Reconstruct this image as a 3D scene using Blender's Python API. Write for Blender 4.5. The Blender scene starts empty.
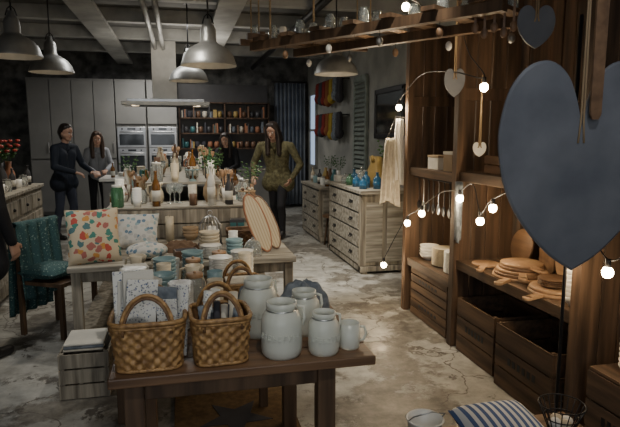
import bpy, bmesh, math, random
import numpy as np
from mathutils import Vector, Matrix, Euler
R=math.radians
random.seed(7)
COL=bpy.context.scene.collection
# ---------------------------------------------------------------- materials
def mat(name,c,rough=.6,metal=0,c2=None,scale=6,stretch=(1,1,1),bump=0,trans=0,emit=0,ecol=None,kind='noise',lo=.35,hi=.65,ior=1.45,detail=6,spec=None):
    m=bpy.data.materials.new(name); m.use_nodes=True
    n=m.node_tree.nodes; l=m.node_tree.links; p=n['Principled BSDF']
    p.inputs['Roughness'].default_value=rough; p.inputs['Metallic'].default_value=metal
    p.inputs['IOR'].default_value=ior
    if spec is not None: p.inputs['Specular IOR Level'].default_value=spec
    p.inputs['Transmission Weight'].default_value=trans
    if emit:
        p.inputs['Emission Color'].default_value=(*(ecol or c),1); p.inputs['Emission Strength'].default_value=emit
    if c2 is None: c2=tuple(x*.82 for x in c)
    tc=n.new('ShaderNodeTexCoord'); mp=n.new('ShaderNodeMapping'); mp.inputs['Scale'].default_value=stretch
    l.new(tc.outputs['Object'],mp.inputs['Vector'])
    if kind=='noise':
        t=n.new('ShaderNodeTexNoise'); t.inputs['Scale'].default_value=scale; t.inputs['Detail'].default_value=detail; out=t.outputs['Fac']
    elif kind=='wave':
        t=n.new('ShaderNodeTexWave'); t.inputs['Scale'].default_value=scale; t.inputs['Distortion'].default_value=.3; out=t.outputs['Fac']
    l.new(mp.outputs['Vector'],t.inputs['Vector'])
    r=n.new('ShaderNodeValToRGB'); r.color_ramp.elements[0].position=lo; r.color_ramp.elements[1].position=hi
    r.color_ramp.elements[0].color=(*c2,1); r.color_ramp.elements[1].color=(*c,1)
    l.new(out,r.inputs['Fac']); l.new(r.outputs['Color'],p.inputs['Base Color'])
    if bump:
        b=n.new('ShaderNodeBump'); b.inputs['Strength'].default_value=bump; b.inputs['Distance'].default_value=.01
        l.new(out,b.inputs['Height']); l.new(b.outputs['Normal'],p.inputs['Normal'])
    return m
def wood(name,c,c2,axis='z',rough=.65,scale=5):
    st={'x':(.12,1.6,1.6),'y':(1.6,.12,1.6),'z':(1.6,1.6,.12)}[axis]
    return mat(name,c,rough,c2=c2,scale=scale*2.2,stretch=st,bump=.35,lo=.36,hi=.66,detail=9)
def multi(name,cols,scale,base,thr=.33,rough=.8,warp=0):
    m=bpy.data.materials.new(name); m.use_nodes=True
    n=m.node_tree.nodes; l=m.node_tree.links; p=n['Principled BSDF']; p.inputs['Roughness'].default_value=rough
    tc=n.new('ShaderNodeTexCoord'); v=n.new('ShaderNodeTexVoronoi'); v.inputs['Scale'].default_value=scale
    if warp:
        ns=n.new('ShaderNodeTexNoise'); ns.inputs['Scale'].default_value=scale*1.3
        l.new(tc.outputs['Object'],ns.inputs['Vector'])
        vm=n.new('ShaderNodeVectorMath'); vm.operation='SCALE'; vm.inputs['Scale'].default_value=warp; l.new(ns.outputs['Color'],vm.inputs[0])
        va=n.new('ShaderNodeVectorMath'); va.operation='ADD'; l.new(tc.outputs['Object'],va.inputs[0]); l.new(vm.outputs[0],va.inputs[1]); l.new(va.outputs[0],v.inputs['Vector'])
    else: l.new(tc.outputs['Object'],v.inputs['Vector'])
    sp=n.new('ShaderNodeSeparateColor'); l.new(v.outputs['Color'],sp.inputs['Color'])
    r=n.new('ShaderNodeValToRGB'); r.color_ramp.interpolation='CONSTANT'
    e=r.color_ramp.elements
    while len(e)<len(cols): e.new(.5)
    for i,c in enumerate(cols): e[i].position=i/len(cols); e[i].color=(*c,1)
    l.new(sp.outputs['Red'],r.inputs['Fac'])
    lt=n.new('ShaderNodeMath'); lt.operation='LESS_THAN'; lt.inputs[1].default_value=thr; l.new(v.outputs['Distance'],lt.inputs[0])
    mx=n.new('ShaderNodeMix'); mx.data_type='RGBA'; mx.inputs['A'].default_value=(*base,1)
    l.new(lt.outputs[0],mx.inputs['Factor']); l.new(r.outputs['Color'],mx.inputs['B']); l.new(mx.outputs['Result'],p.inputs['Base Color'])
    return m
def floor_mat():
    m=bpy.data.materials.new('worn_concrete'); m.use_nodes=True
    n=m.node_tree.nodes; l=m.node_tree.links; p=n['Principled BSDF']
    tc=n.new('ShaderNodeTexCoord')
    def noise(s,d=8,dist=0,r=.6):
        t=n.new('ShaderNodeTexNoise'); t.inputs['Scale'].default_value=s; t.inputs['Detail'].default_value=d; t.inputs['Distortion'].default_value=dist; t.inputs['Roughness'].default_value=r
        l.new(tc.outputs['Object'],t.inputs['Vector']); return t.outputs['Fac']
    def ramp(f,a,b,ca,cb):
        r=n.new('ShaderNodeValToRGB'); r.color_ramp.elements[0].position=a; r.color_ramp.elements[1].position=b
        r.color_ramp.elements[0].color=(*ca,1); r.color_ramp.elements[1].color=(*cb,1); l.new(f,r.inputs['Fac']); return r.outputs['Color']
    def mix(f,a,b):
        x=n.new('ShaderNodeMix'); x.data_type='RGBA'
        l.new(f,x.inputs['Factor']); l.new(a,x.inputs['A']); l.new(b,x.inputs['B']); return x.outputs['Result']
    light=ramp(noise(6,10,0,.7),.35,.65,(.25,.245,.22),(.48,.475,.44))
    brown=ramp(noise(11,10,0,.7),.38,.66,(.10,.09,.075),(.25,.235,.20))
    f1=ramp(noise(1.1,12,.2,.66),.49,.53,(0,0,0),(1,1,1))
    c=mix(f1,light,brown)
    dark=ramp(noise(30),.3,.7,(.07,.062,.053),(.15,.135,.115))
    f2=ramp(noise(2.9,12,.3,.72),.58,.61,(0,0,0),(1,1,1))
    c=mix(f2,c,dark)
    v=n.new('ShaderNodeTexVoronoi'); v.feature='DISTANCE_TO_EDGE'; v.inputs['Scale'].default_value=.9
    ad=n.new('ShaderNodeVectorMath'); ad.operation='ADD'; nn=n.new('ShaderNodeTexNoise'); nn.inputs['Scale'].default_value=2.5; nn.inputs['Detail'].default_value=6
    l.new(tc.outputs['Object'],nn.inputs['Vector']); l.new(tc.outputs['Object'],ad.inputs[0]); l.new(nn.outputs['Color'],ad.inputs[1]); l.new(ad.outputs[0],v.inputs['Vector'])
    crack=ramp(v.outputs['Distance'],.004,.012,(1,1,1),(0,0,0)); dk=ramp(noise(40),.3,.7,(.07,.06,.05),(.13,.115,.095))
    c=mix(crack,c,dk)
    l.new(c,p.inputs['Base Color'])
    rr=ramp(noise(2.2),.3,.7,(.26,.26,.26),(.55,.55,.55)); l.new(rr,p.inputs['Roughness'])
    b=n.new('ShaderNodeBump'); b.inputs['Strength'].default_value=.4; b.inputs['Distance'].default_value=.008
    l.new(f1,b.inputs['Height']); l.new(b.outputs['Normal'],p.inputs['Normal'])
    return m
FLOOR=floor_mat()
PL_D=wood('dark_plank',(.10,.056,.032),(.028,.017,.011),'z')
PL_M=wood('mid_plank',(.15,.088,.05),(.05,.031,.019),'z')
PL_Y=wood('shelf_plank',(.14,.085,.05),(.045,.029,.018),'y')
TAB=wood('table_oak',(.20,.115,.062),(.08,.045,.026),'x',.42)
TABL=wood('table_oak_leg',(.14,.085,.048),(.058,.035,.021),'z',.55)
WW=wood('whitewashed_wood',(.42,.38,.30),(.15,.13,.10),'z',.7,7)
WWX=wood('whitewashed_wood_top',(.44,.41,.34),(.18,.16,.125),'x',.6,7)
BOARD=wood('beech_board',(.44,.28,.155),(.28,.165,.09),'y',.5)
BOARDD=wood('walnut_board',(.24,.14,.075),(.13,.075,.042),'y',.5)
CRATE=wood('crate_wood',(.15,.09,.05),(.055,.034,.021),'y',.75)
WICK=mat('wicker',(.42,.25,.10),.5,c2=(.18,.095,.035),scale=45,bump=.4)
WICKD=mat('wicker_dark',(.20,.11,.05),.55,c2=(.08,.04,.02),scale=25,bump=.4)
ZINC=mat('zinc_metal',(.42,.42,.40),.4,.6,c2=(.25,.25,.24),scale=4)
LAMPIN=mat('enamel_white',(.6,.585,.54),.4)
STEEL=mat('steel',(.55,.56,.57),.28,.9)
BLK=mat('black_iron',(.02,.02,.022),.45,.3)
BLKG=mat('oven_glass',(.03,.035,.04),.08)
GREY=mat('cabinet_grey',(.21,.21,.20),.45,c2=(.17,.17,.165),scale=2)
CEIL=mat('ceiling_paint',(.15,.148,.14),.85,c2=(.07,.07,.066),scale=1.5)
BEAM=mat('beam_paint',(.33,.33,.31),.6,c2=(.2,.2,.19),scale=3)
WALLM=mat('plaster',(.34,.34,.31),.85,c2=(.21,.215,.2),scale=2,bump=.2)
STONE=mat('dark_stone',(.15,.15,.145),.85,c2=(.04,.042,.042),scale=5,kind='noise',bump=.8)
WHITE=mat('white_ceramic',(.78,.77,.72),.25,c2=(.7,.69,.64))
CREAM=mat('cream_ceramic',(.60,.52,.38),.35)
PBLUE=mat('pale_blue_ceramic',(.24,.36,.38),.3)
TEAL=mat('teal_ceramic',(.05,.16,.17),.3)
TERR=mat('terracotta',(.34,.15,.08),.6)
BROWN=mat('brown_ceramic',(.16,.09,.055),.4)
DGREY=mat('dark_stoneware',(.06,.06,.065),.4)
PINK=mat('rose_ceramic',(.38,.24,.19),.4)
RED=mat('red_paint',(.33,.04,.03),.4)
YEL=mat('mustard',(.38,.27,.09),.5)
GRN=mat('leaf_green',(.06,.14,.04),.6,c2=(.03,.08,.02),scale=20)
FROST=mat('frosted_glass',(.86,.88,.80),.3,trans=.35,c2=(.72,.75,.68),scale=3)
GLASS=mat('clear_glass',(.85,.9,.88),.06,trans=.8)
BGLASS=mat('blue_glass',(.05,.2,.38),.08,trans=.5)
GGLASS=mat('green_glass',(.12,.3,.16),.08,trans=.6)
AMBER=mat('amber_glass',(.35,.16,.04),.1,trans=.5)
SLATE=mat('slate_grey_blue',(.175,.185,.205),.5,c2=(.11,.12,.14),scale=4,bump=.15,detail=12)
KRAFT=mat('kraft_paper',(.38,.27,.16),.8)
PAPER=mat('paper',(.66,.64,.57),.8)
LINEN=mat('linen',(.60,.56,.47),.9,c2=(.48,.44,.36),scale=30)
GRCL=mat('grey_cloth',(.22,.25,.28),.9,c2=(.11,.13,.155),scale=25)
DKCL=mat('dark_cloth',(.05,.05,.06),.9)
BRCL=mat('brown_cloth',(.18,.11,.065),.9)
ROPE=mat('jute_rope',(.33,.24,.14),.9)
FLOR=multi('floral_print',[(.42,.07,.05),(.05,.2,.16),(.5,.24,.06),(.07,.16,.17),(.35,.12,.1)],19,(.52,.44,.31),.46,warp=.05)
DOTS=multi('tiny_floral_paper',[(.1,.14,.25),(.2,.22,.22),(.3,.3,.35)],95,(.66,.66,.62),.34,warp=.012)
PATCH=multi('patchwork_print',[(.12,.2,.28),(.42,.42,.4),(.25,.36,.38),(.5,.48,.42)],30,(.55,.54,.5),.5,warp=.02)
TEALP=multi('teal_print',[(.2,.27,.24),(.03,.1,.1),(.07,.15,.14)],60,(.025,.075,.08),.33,warp=.02)
STRIPE=mat('blue_white_stripe',(.68,.69,.68),.85,c2=(.07,.12,.27),scale=9,kind='wave',lo=.48,hi=.52)
STRR=mat('cream_weave',(.50,.42,.29),.8,c2=(.38,.30,.19),scale=14,kind='wave',lo=.25,hi=.3)
BULB=mat('bulb_glow',(1,.85,.6),.3,emit=70,ecol=(1,.82,.55))
BULBD=mat('bulb_glow_soft',(1,.8,.5),.3,emit=2.5,ecol=(1,.78,.5))
# ---------------------------------------------------------------- builder
class B:
    def __init__(s): s.v=[];s.f=[];s.m=[];s.sm=[];s.mats=[]
    def add(s,vs,fs,m,smooth=True,M=None):
        if m not in s.mats: s.mats.append(m)
        i=s.mats.index(m); o=len(s.v)
        for p in vs:
            p=Vector(p); s.v.append(M@p if M else p)
        for f in fs: s.f.append([o+k for k in f]); s.m.append(i); s.sm.append(smooth)
        return s
    def box(s,c,d,m,rot=None,M=None):
        T=Matrix.Translation(c)@(Euler(rot).to_matrix().to_4x4() if rot else Matrix())
        if M: T=M@T
        x,y,z=d[0]/2,d[1]/2,d[2]/2
        vs=[(a*x,b*y,e*z) for a in(-1,1) for b in(-1,1) for e in(-1,1)]
        return s.add(vs,[(0,1,3,2),(4,6,7,5),(0,4,5,1),(2,3,7,6),(0,2,6,4),(1,5,7,3)],m,False,T)
    def grid(s,fn,nu,nv,m,cu=False,cv=False,smooth=True,M=None):
        vs=[fn(i/nu,j/nv) for j in range(nv+(0 if cv else 1)) for i in range(nu+(0 if cu else 1))]
        W=nu if cu else nu+1; H=nv if cv else nv+1
        fs=[]
        for j in range(nv):
            for i in range(nu):
                i2=(i+1)%W; j2=(j+1)%H
                fs.append((j*W+i,j*W+i2,j2*W+i2,j2*W+i))
        return s.add(vs,fs,m,smooth,M)
    def lathe(s,prof,m,c=(0,0,0),seg=24,sx=1,sy=1,rot=None,M=None):
        T=Matrix.Translation(c)@(Euler(rot).to_matrix().to_4x4() if rot else Matrix())
        if M: T=M@T
        vs=[];fs=[]
        for r,z in prof:
            for k in range(seg):
                a=2*math.pi*k/seg; vs.append((max(r,1e-4)*math.cos(a)*sx,max(r,1e-4)*math.sin(a)*sy,z))
        for j in range(len(prof)-1):
            for k in range(seg):
                k2=(k+1)%seg; fs.append((j*seg+k,j*seg+k2,(j+1)*seg+k2,(j+1)*seg+k))
        return s.add(vs,fs,m,True,T)
    def cyl(s,c,r,h,m,seg=20,r2=None,rot=None,M=None):
        r2=r if r2 is None else r2
        e=min(r,h)*.08
        return s.lathe([(0,0),(r-e,0),(r,e),(r2,h-e),(r2-e,h),(0,h)],m,c,seg,rot=rot,M=M)
    def ball(s,c,r,m,seg=16,sc=(1,1,1),rot=None,M=None):
        n=seg//2
        prof=[(r*math.sin(math.pi*i/n),-r*math.cos(math.pi*i/n)*sc[2]) for i in range(n+1)]
        return s.lathe(prof,m,c,seg,sc[0],sc[1],rot,M)
    def tube(s,pts,r,m,seg=8,closed=False,M=None):
        P=[Vector(p) for p in pts]; n=len(P); rs=r if isinstance(r,(list,tuple)) else [r]*n
        vs=[];fs=[];up=None
        for i in range(n):
            a=P[(i-1)%n] if (closed or i>0) else P[i]; b=P[(i+1)%n] if (closed or i<n-1) else P[i]
            t=(b-a).normalized()
            if up is None: up=t.orthogonal().normalized()
            up=(up-t*up.dot(t)); up=up.normalized() if up.length>1e-5 else t.orthogonal().normalized()
            w=t.cross(up)
            for k in range(seg):
                an=2*math.pi*k/seg; vs.append(P[i]+(up*math.cos(an)+w*math.sin(an))*rs[i])
        for i in range(n if closed else n-1):
            j=(i+1)%n
            for k in range(seg):
                k2=(k+1)%seg; fs.append((i*seg+k,i*seg+k2,j*seg+k2,j*seg+k))
        if not closed: fs.append(tuple(range(seg))[::-1]); fs.append(tuple((n-1)*seg+k for k in range(seg)))
        return s.add(vs,fs,m,True,M)
    def extr(s,poly,t,m,M=None):
        n=len(poly); vs=[(x,-t/2,z) for x,z in poly]+[(x,t/2,z) for x,z in poly]
        fs=[tuple(range(n)),tuple(range(2*n-1,n-1,-1))]+[(i,(i+1)%n,n+(i+1)%n,n+i) for i in range(n)]
        return s.add(vs,fs,m,False,M)
    def done(s,name,loc=(0,0,0),rz=0,bev=0,rot=None):
        me=bpy.data.meshes.new(name); me.from_pydata([tuple(v) for v in s.v],[],s.f)
        for m in s.mats: me.materials.append(m)
        me.polygons.foreach_set('material_index',s.m); me.polygons.foreach_set('use_smooth',s.sm)
        bm=bmesh.new(); bm.from_mesh(me); bmesh.ops.recalc_face_normals(bm,faces=bm.faces); bm.to_mesh(me); bm.free()
        o=bpy.data.objects.new(name,me); COL.objects.link(o); o.location=loc
        o.rotation_euler=rot if rot else (0,0,rz)
        if bev:
            b=o.modifiers.new('b','BEVEL'); b.width=bev; b.segments=2; b.limit_method='ANGLE'; b.angle_limit=R(50)
        return o
# ---------------------------------------------------------------- room shell
U0,U1,V0,V1,H=-3.7,2.9,-1.6,12.8,3.35
B().box(((U0+U1)/2,(V0+V1)/2,-.05),(U1-U0+.4,V1-V0+.4,.1),FLOOR).done('floor')
B().box(((U0+U1)/2,(V0+V1)/2,H+.05),(U1-U0+.4,V1-V0+.4,.1),CEIL).done('ceiling')
B().box(((U0+U1)/2,V1+.1,H/2),(U1-U0+.4,.2,H),STONE).done('wall_back')
B().box(((U0+U1)/2,V0-.1,H/2),(U1-U0+.4,.2,H),WALLM).done('wall_front')
B().box((U0-.1,(V0+V1)/2,H/2),(.2,V1-V0,H),WALLM).done('wall_left')
B().box((U1+.1,(V0+V1)/2,H/2),(.2,V1-V0,H),WALLM).done('wall_right')
b=B()
b.box((U1-.012,9,.06),(.02,7.4,.12),BEAM); b.done('baseboard_right')
for i,v in enumerate((6.9,8.3,9.7,11.2)):
    B().box((-.4,v,H-.09),(6.5,.14,.18),BEAM).done('trim_%d'%(i+1),bev=.008)
for i,u in enumerate((-1.05,.62)):
    b=B(); b.box((u,8,H-.22),(.3,9,.05),BEAM); b.box((u,8,H-.19),(.05,9,.06),STEEL); b.done('trim_%d'%(i+5))
b=B()
for u in (-.35,-.22): b.tube([(u,4,H-.27),(u,12.5,H-.27)],.035,ZINC)
b.tube([(1.6,3,H-.25),(1.6,12.5,H-.25)],.045,BLK); b.done('ceiling_pipe')
# ---------------------------------------------------------------- kitchen wall
b=B()
y0=V1-.62
b.box((-2.1,V1-.3,1.4),(1.64,.58,2.74),GREY)
for k in range(4):
    x=-2.9+.2+k*.41
    b.box((x,y0,1.95),(.395,.02,1.55),GREY); b.box((x,y0,.62),(.395,.02,1.05),GREY)
    b.tube([(x+.15,y0-.03,1.5),(x+.15,y0-.03,1.3)],.008,STEEL)
b.done('tall_cabinet',bev=.004)
def oven(x):
    b=B(); w=.58
    b.box((x,V1-.3,1.4),(w+.02,.58,2.74),GREY)
    b.box((x,y0,2.3),(w,.02,.85),GREY); b.box((x,y0,.4),(w,.02,.62),GREY)
    for z,h in ((1.6,.42),(1.1,.55)):
        b.box((x,y0-.01,z),(w-.02,.03,h),STEEL)
        b.box((x,y0-.028,z-.05),(w-.1,.01,h-.2),BLKG)
        b.tube([(x-.22,y0-.06,z+h/2-.1),(x+.22,y0-.06,z+h/2-.1)],.011,STEEL)
        for s in(-.22,.22): b.tube([(x+s,y0-.06,z+h/2-.1),(x+s,y0-.02,z+h/2-.1)],.008,STEEL)
        b.box((x,y0-.027,z+h/2-.04),(.16,.01,.035),BLKG)
        for s in(-.18,.18): b.cyl((x+s,y0-.025,z+h/2-.04),.016,.02,BLK,rot=(R(90),0,0))
    b.done('built_in_oven',bev=.003)
oven(-.96); oven(-.34)
b=B()
b.box((.98,V1-.02,1.6),(1.96,.03,2.3),DGREY)
b.box((.98,V1-.3,.45),(1.96,.56,.86),GREY); b.box((.98,V1-.3,.9),(2.0,.6,.04),STEEL)
for k in range(4): b.box((.25+k*.49,V1-.59,.47),(.47,.02,.78),GREY)
for z in (1.35,1.68,2.01,2.34): b.box((.98,V1-.16,z),(1.96,.3,.03),PL_D)
for x in (.01,.98,1.95): b.box((x,V1-.16,1.85),(.03,.3,1.0),PL_D)
b.done('kitchen_shelving')
b=B()
cols=[TERR,TEAL,LINEN,YEL,DGREY,DGREY,BROWN,BROWN,GRCL,DKCL]
for z in (1.365,1.695,2.025):
    x=.06
    while x<1.85:
        if .93<x<1.02: x=1.03
        if random.random()<.55:
            w=random.uniform(.02,.045); h=random.uniform(.12,.25)
            b.box((x+w/2,V1-.15,z+h/2+.002),(w*.95,.18,h),random.choice(cols)); x+=w
        else:
            if x<.84 or x>1.02 and x<1.8: b.lathe([(0,0),(.04,0),(.055,.05),(.05,.12),(.03,.14),(.027,.13),(0,.02)],random.choice(cols),(x+.06,V1-.15,z+.001),14)
            x+=.14
b.done('cookbook_and_crockery_collection')
CURT=mat('blue_curtain',(.17,.19,.22),.9,c2=(.09,.105,.13),scale=3)
b=B(); b.grid(lambda s,t:(2.1+.72*s,V1-.12+.035*math.sin(s*50),.05+2.75*t),90,8,CURT)
b.tube([(2.05,V1-.12,2.83),(2.86,V1-.12,2.83)],.015,BLK); b.done('curtain')
SKY=mat('window_daylight',(.5,.6,.75),.5,emit=.7,ecol=(.45,.6,.85))
b=B(); b.box((U1-.02,12.1,1.75),(.02,.5,1.5),SKY)
for dz in(-.78,0,.78): b.box((U1-.03,12.1,1.75+dz),(.05,.6,.05),BEAM)
for dy in(-.27,.27): b.box((U1-.03,12.1+dy,1.75),(.05,.05,1.6),BEAM)
b.done('window_1')
# island + hood
b=B()
b.box((-.15,10.05,.45),(2.2,.8,.88),GREY); b.box((-.15,10.05,.92),(2.3,.9,.05),WHITE)
for k in range(4): b.box((-.97+k*.547,9.64,.5),(.53,.02,.74),GREY); b.tube([(-1.1+k*.547,9.61,.8),(-.85+k*.547,9.61,.8)],.008,STEEL)
b.done('kitchen_island',bev=.004)
b=B(); b.box((-.2,10.1,2.17),(1.42,.7,.06),LAMPIN); b.box((-.2,10.1,2.22),(1.25,.55,.05),STEEL)
b.box((-.22,10.1,2.79),(.4,.34,1.1),LAMPIN); b.box((-.2,10.1,2.137),(1.0,.45,.01),BLK)
for s in(-.5,.5): b.box((-.2+s,9.95,2.135),(.12,.12,.008),BULBD)
b.done('range_hood',bev=.004)
# ---------------------------------------------------------------- pendants
def pendant(u,v,z=2.36,s=1):
    b=B()
    b.lathe([(.25,0),(.25,.012),(.243,.03),(.225,.085),(.185,.14),(.13,.175),(.085,.2),(.072,.22),(.068,.32),(.05,.36),(.03,.37),(.03,.41),(0,.41)],ZINC,seg=40)
    b.lathe([(.25,0),(.238,.02),(.218,.08),(.178,.133),(.12,.168),(0,.18)],LAMPIN,seg=40)
    b.lathe([(0,.05),(.03,.06),(.042,.09),(.035,.125),(.02,.155),(0,.17)],BULBD,seg=16)
    b.tube([(.05,0,.37),(.03,0,.43),(0,0,.46),(-.03,0,.43),(-.05,0,.37)],.006,BLK)
    b.tube([(0,0,.4),(0,0,(H-z)/s-.001)],.008,BLK)
    b.cyl((0,0,(H-z)/s-.05),.05,.048,BLK)
    o=b.done('pendant_lamp',(u,v,z)); o.scale=(s,s,s)
PN=[(-1.48,5.85,2.37),(-1.45,7.3,2.38),(.28,5.3,2.27),(.14,7.6,2.34),(1.76,6.3,2.33)]
for p in PN: pendant(*p)
# ---------------------------------------------------------------- plank partition & shelves (right)
def plankwall(b,x0,x1,y,z0,z1,axis,m1=PL_D,m2=PL_M,w=.125,t=.025):
    L=x1-x0; n=max(1,round(L/w)); w=L/n
    for k in range(n):
        c=x0+(k+.5)*w; m=random.choice((m1,m2)); dt=random.uniform(-.004,.004)
        if axis=='v': b.box((y+dt,c,(z0+z1)/2),(t,w-.008,z1-z0),m)
        else: b.box((c,y+dt,(z0+z1)/2),(w-.008,t,z1-z0),m)
b=B(); plankwall(b,1.1,4.86,2.6,0,3.2,'v')
for z in (.6,1.9,2.8): b.box((2.57,3,z),(.03,3.7,.09),PL_D)
b.done('plank_partition',bev=.003)
def divider(v,z1):
    b=B(); plankwall(b,2.06,2.54,v,0.0,z1,'u',PL_M,PL_M)
    b.box((2.05,v,z1/2),(.05,.07,z1),PL_M)
    for z in (1.95,): b.box((2.3,v-.02,z),(.46,.02,.09),PL_M)
    b.done('plank_divider',bev=.003)
divider(4.85,2.62); divider(3.9,3.1); divider(2.5,3.1)
def shelf(v0,v1,z):
    b=B(); 
    for u in(2.12,2.26,2.40): b.box((u,(v0+v1)/2,z),(.135,v1-v0,.028),PL_Y)
    b.box((2.06,(v0+v1)/2,z-.02),(.025,v1-v0,.07),PL_Y); b.done('plank_shelf',bev=.002)
shelf(3.945,4.81,1.34); shelf(3.945,4.81,.5)
shelf(2.545,3.86,1.36); shelf(2.545,3.86,.68)
def crate(x,y,z,sx,sy,sz,name='wooden_crate',m=CRATE,ns=3,rz=0,plaque=True):
    b=B(); t=.012
    for a in(-1,1):
        for c in(-1,1): b.box((a*(sx/2-.02),c*(sy/2-.02),sz/2),(.025,.025,sz),m)
    h=sz/ns
    for k in range(ns):
        zc=h*(k+.5)
        for a in(-1,1):
            b.box((a*(sx/2-t/2),0,zc),(t,sy,h-.012),m); b.box((0,a*(sy/2-t/2),zc),(sx-.03,t,h-.012),m)
    for k in range(4): b.box((-sx/2+sx*(k+.5)/4,0,.012),(sx/4-.01,sy-.03,.012),m)
    if plaque:
        for k in range(6): b.box((-sx/2-.001,sy*(-.22+.088*k),sz*.5),(.002,sy*.05,h*.3),BLK)
    return b.done(name,(x,y,z),rz)
crate(2.27,4.38,0,.42,.72,.235); crate(2.27,4.38,.236,.42,.72,.225)
crate(2.25,3.54,0,.42,.52,.42); crate(2.22,2.9,0,.44,.58,.43); crate(2.24,2.12,0,.46,.46,.46)
# ---------------------------------------------------------------- item library
def mug(x,y,z,m,r=.042,h=.1,name='ceramic_mug',rz=0):
    b=B(); b.lathe([(0,0),(r*.9,0),(r,.01),(r,h),(r*.9,h),(r*.88,.012),(0,.012)],m,seg=22)
    b.tube([(r*.92,0,h*.8),(r+.022,0,h*.78),(r+.03,0,h*.5),(r+.018,0,h*.25),(r*.92,0,h*.22)],.006,m)
    b.done(name,(x,y,z),rz)
def bowls(x,y,z,m,n=3,r=.075,name='bowl_stack'):
    b=B()
    for k in range(n): b.lathe([(0,0),(r*.45,0),(r*.5,.008),(r*.82,.03),(r,.06),(r*.95,.06),(r*.75,.034),(0,.012)],m,(0,0,k*.026),22)
    b.done(name,(x,y,z))
def plates(x,y,z,m,n=6,r=.11,name='plate_stack'):
    b=B()
    for k in range(n):
        q=r*random.uniform(.97,1); b.lathe([(0,0),(q*.6,0),(q,.016),(q,.02),(q*.62,.006),(0,.006)],m,(0,0,k*.011),26)
    b.done(name,(x,y,z))
def bottle(x,y,z,m,r=.035,h=.24,name='glass_bottle'):
    b=B(); b.lathe([(0,0),(r,0),(r,h*.58),(r*.8,h*.68),(r*.36,h*.78),(r*.33,h*.95),(r*.42,h*.955),(r*.42,h),(0,h)],m,seg=18)
    b.lathe([(r*1.01,h*.15),(r*1.02,h*.15),(r*1.02,h*.45),(r*1.01,h*.45)],PAPER if name=='glass_bottle' else m,seg=18); b.done(name,(x,y,z))
def jar(x,y,z,m,r=.05,h=.14,lid=ZINC,name='lidded_jar'):
    b=B(); b.lathe([(0,0),(r*.95,0),(r,.01),(r,h*.74),(r*.78,h*.84),(r*.76,h*.88),(0,h*.88)],m,seg=22)
    b.cyl((0,0,h*.86),r*.82,h*.1,lid); b.ball((0,0,h*.98),r*.16,lid,10); b.done(name,(x,y,z))
def frostjar(x,y,z,r,h,name='frosted_glass_jar'):
    b=B(); b.lathe([(0,0),(r*.86,0),(r*.96,.012),(r,.04),(r,h*.62),(r*.93,h*.74),(r*.76,h*.84),(r*.7,h*.88),(r*.74,h*.9),(r*.74,h),(r*.68,h),(r*.66,h*.86),(r*.88,h*.7),(r*.94,h*.5),(r*.92,.03),(0,.015)],FROST,seg=40)
    b.tube([(r*.72*math.cos(a),r*.72*math.sin(a),h*.86) for a in [2*math.pi*i/30 for i in range(30)]],.0035,STEEL,6,True)
    for k in range(9):
        a=R(-150+k*15)
        for q in(-1,0,1):
            if (k+q)%4: b.box((r*1.0*math.cos(a),r*1.0*math.sin(a),h*.42+q*.009),(.006,.013,.004),FROST,rot=(0,0,a))
        b.box((r*math.cos(a-.05),r*math.sin(a-.05),h*.42),(.006,.003,.022),FROST,rot=(0,0,a))
    b.tube([(r*.74,0,h*.93),(r*1.05,0,h*.9),(r*1.12,0,h*.7),(r*1.0,0,h*.55)],.006,FROST) 
    b.done(name,(x,y,z),R(random.uniform(-30,30)))
def pitcher(x,y,z,m,s=1,name='ceramic_pitcher',rz=0):
    b=B(); b.lathe([(0,0),(.05*s,0),(.07*s,.05*s),(.065*s,.11*s),(.042*s,.16*s),(.05*s,.21*s),(.044*s,.21*s),(.036*s,.16*s),(0,.03*s)],m,seg=24)
    b.tube([(.045*s,0,.19*s),(.09*s,0,.18*s),(.1*s,0,.12*s),(.066*s,0,.07*s)],.008*s,m)
    b.tube([(-.035*s,0,.18*s),(-.06*s,0,.215*s)],[.018*s,.01*s],m); b.done(name,(x,y,z),rz)
def teapot(x,y,z,m,rz=0):
    b=B(); b.lathe([(0,0),(.05,0),(.075,.04),(.075,.07),(.05,.1),(0,.105)],m,seg=24); b.ball((0,0,.115),.012,m,10)
    b.tube([(-.065,0,.05),(-.09,0,.075),(-.105,0,.11)],[.016,.012,.009],m); b.tube([(.06,0,.09),(.1,0,.09),(.1,0,.05),(.07,0,.035)],.007,m); b.done('teapot',(x,y,z),rz)
def cakestand(x,y,z,m,r=.12,h=.12):
    b=B(); b.lathe([(0,0),(r*.5,0),(r*.45,.012),(r*.12,.03),(r*.1,h*.8),(r*.3,h*.93),(r,h*.95),(r,h),(0,h)],m,seg=30)
    for k in range(5): b.ball((r*.6*math.cos(k*1.257),r*.6*math.sin(k*1.257),h+r*.2),r*.22,[CREAM,BROWN][k%2],10,(1,1,.9))
    b.done('cake_stand',(x,y,z))
def cloche(x,y,z,r=.1):
    b=B(); b.lathe([(r,0),(r,r*1.1),(r*.8,r*1.6),(r*.4,r*1.85),(0,r*1.9),(0,r*1.86),(r*.38,r*1.8),(r*.76,r*1.55),(r*.96,r*1.08),(r*.97,0)],GLASS,seg=30); b.ball((0,0,r*2),.014,GLASS,10); b.cyl((0,0,0),r*.93,.01,BOARD); b.ball((0,0,r*.5),r*.4,CREAM,12); b.done('glass_cloche',(x,y,z))
def candle(x,y,z,m,r=.03,h=.12):
    b=B(); b.lathe([(0,0),(r,0),(r,h),(r*.8,h),(r*.6,h-.006),(0,h-.004)],m); b.tube([(0,0,h-.01),(.001,0,h+.012)],.0015,BLK,5); b.done('wax_candle',(x,y,z))
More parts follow.
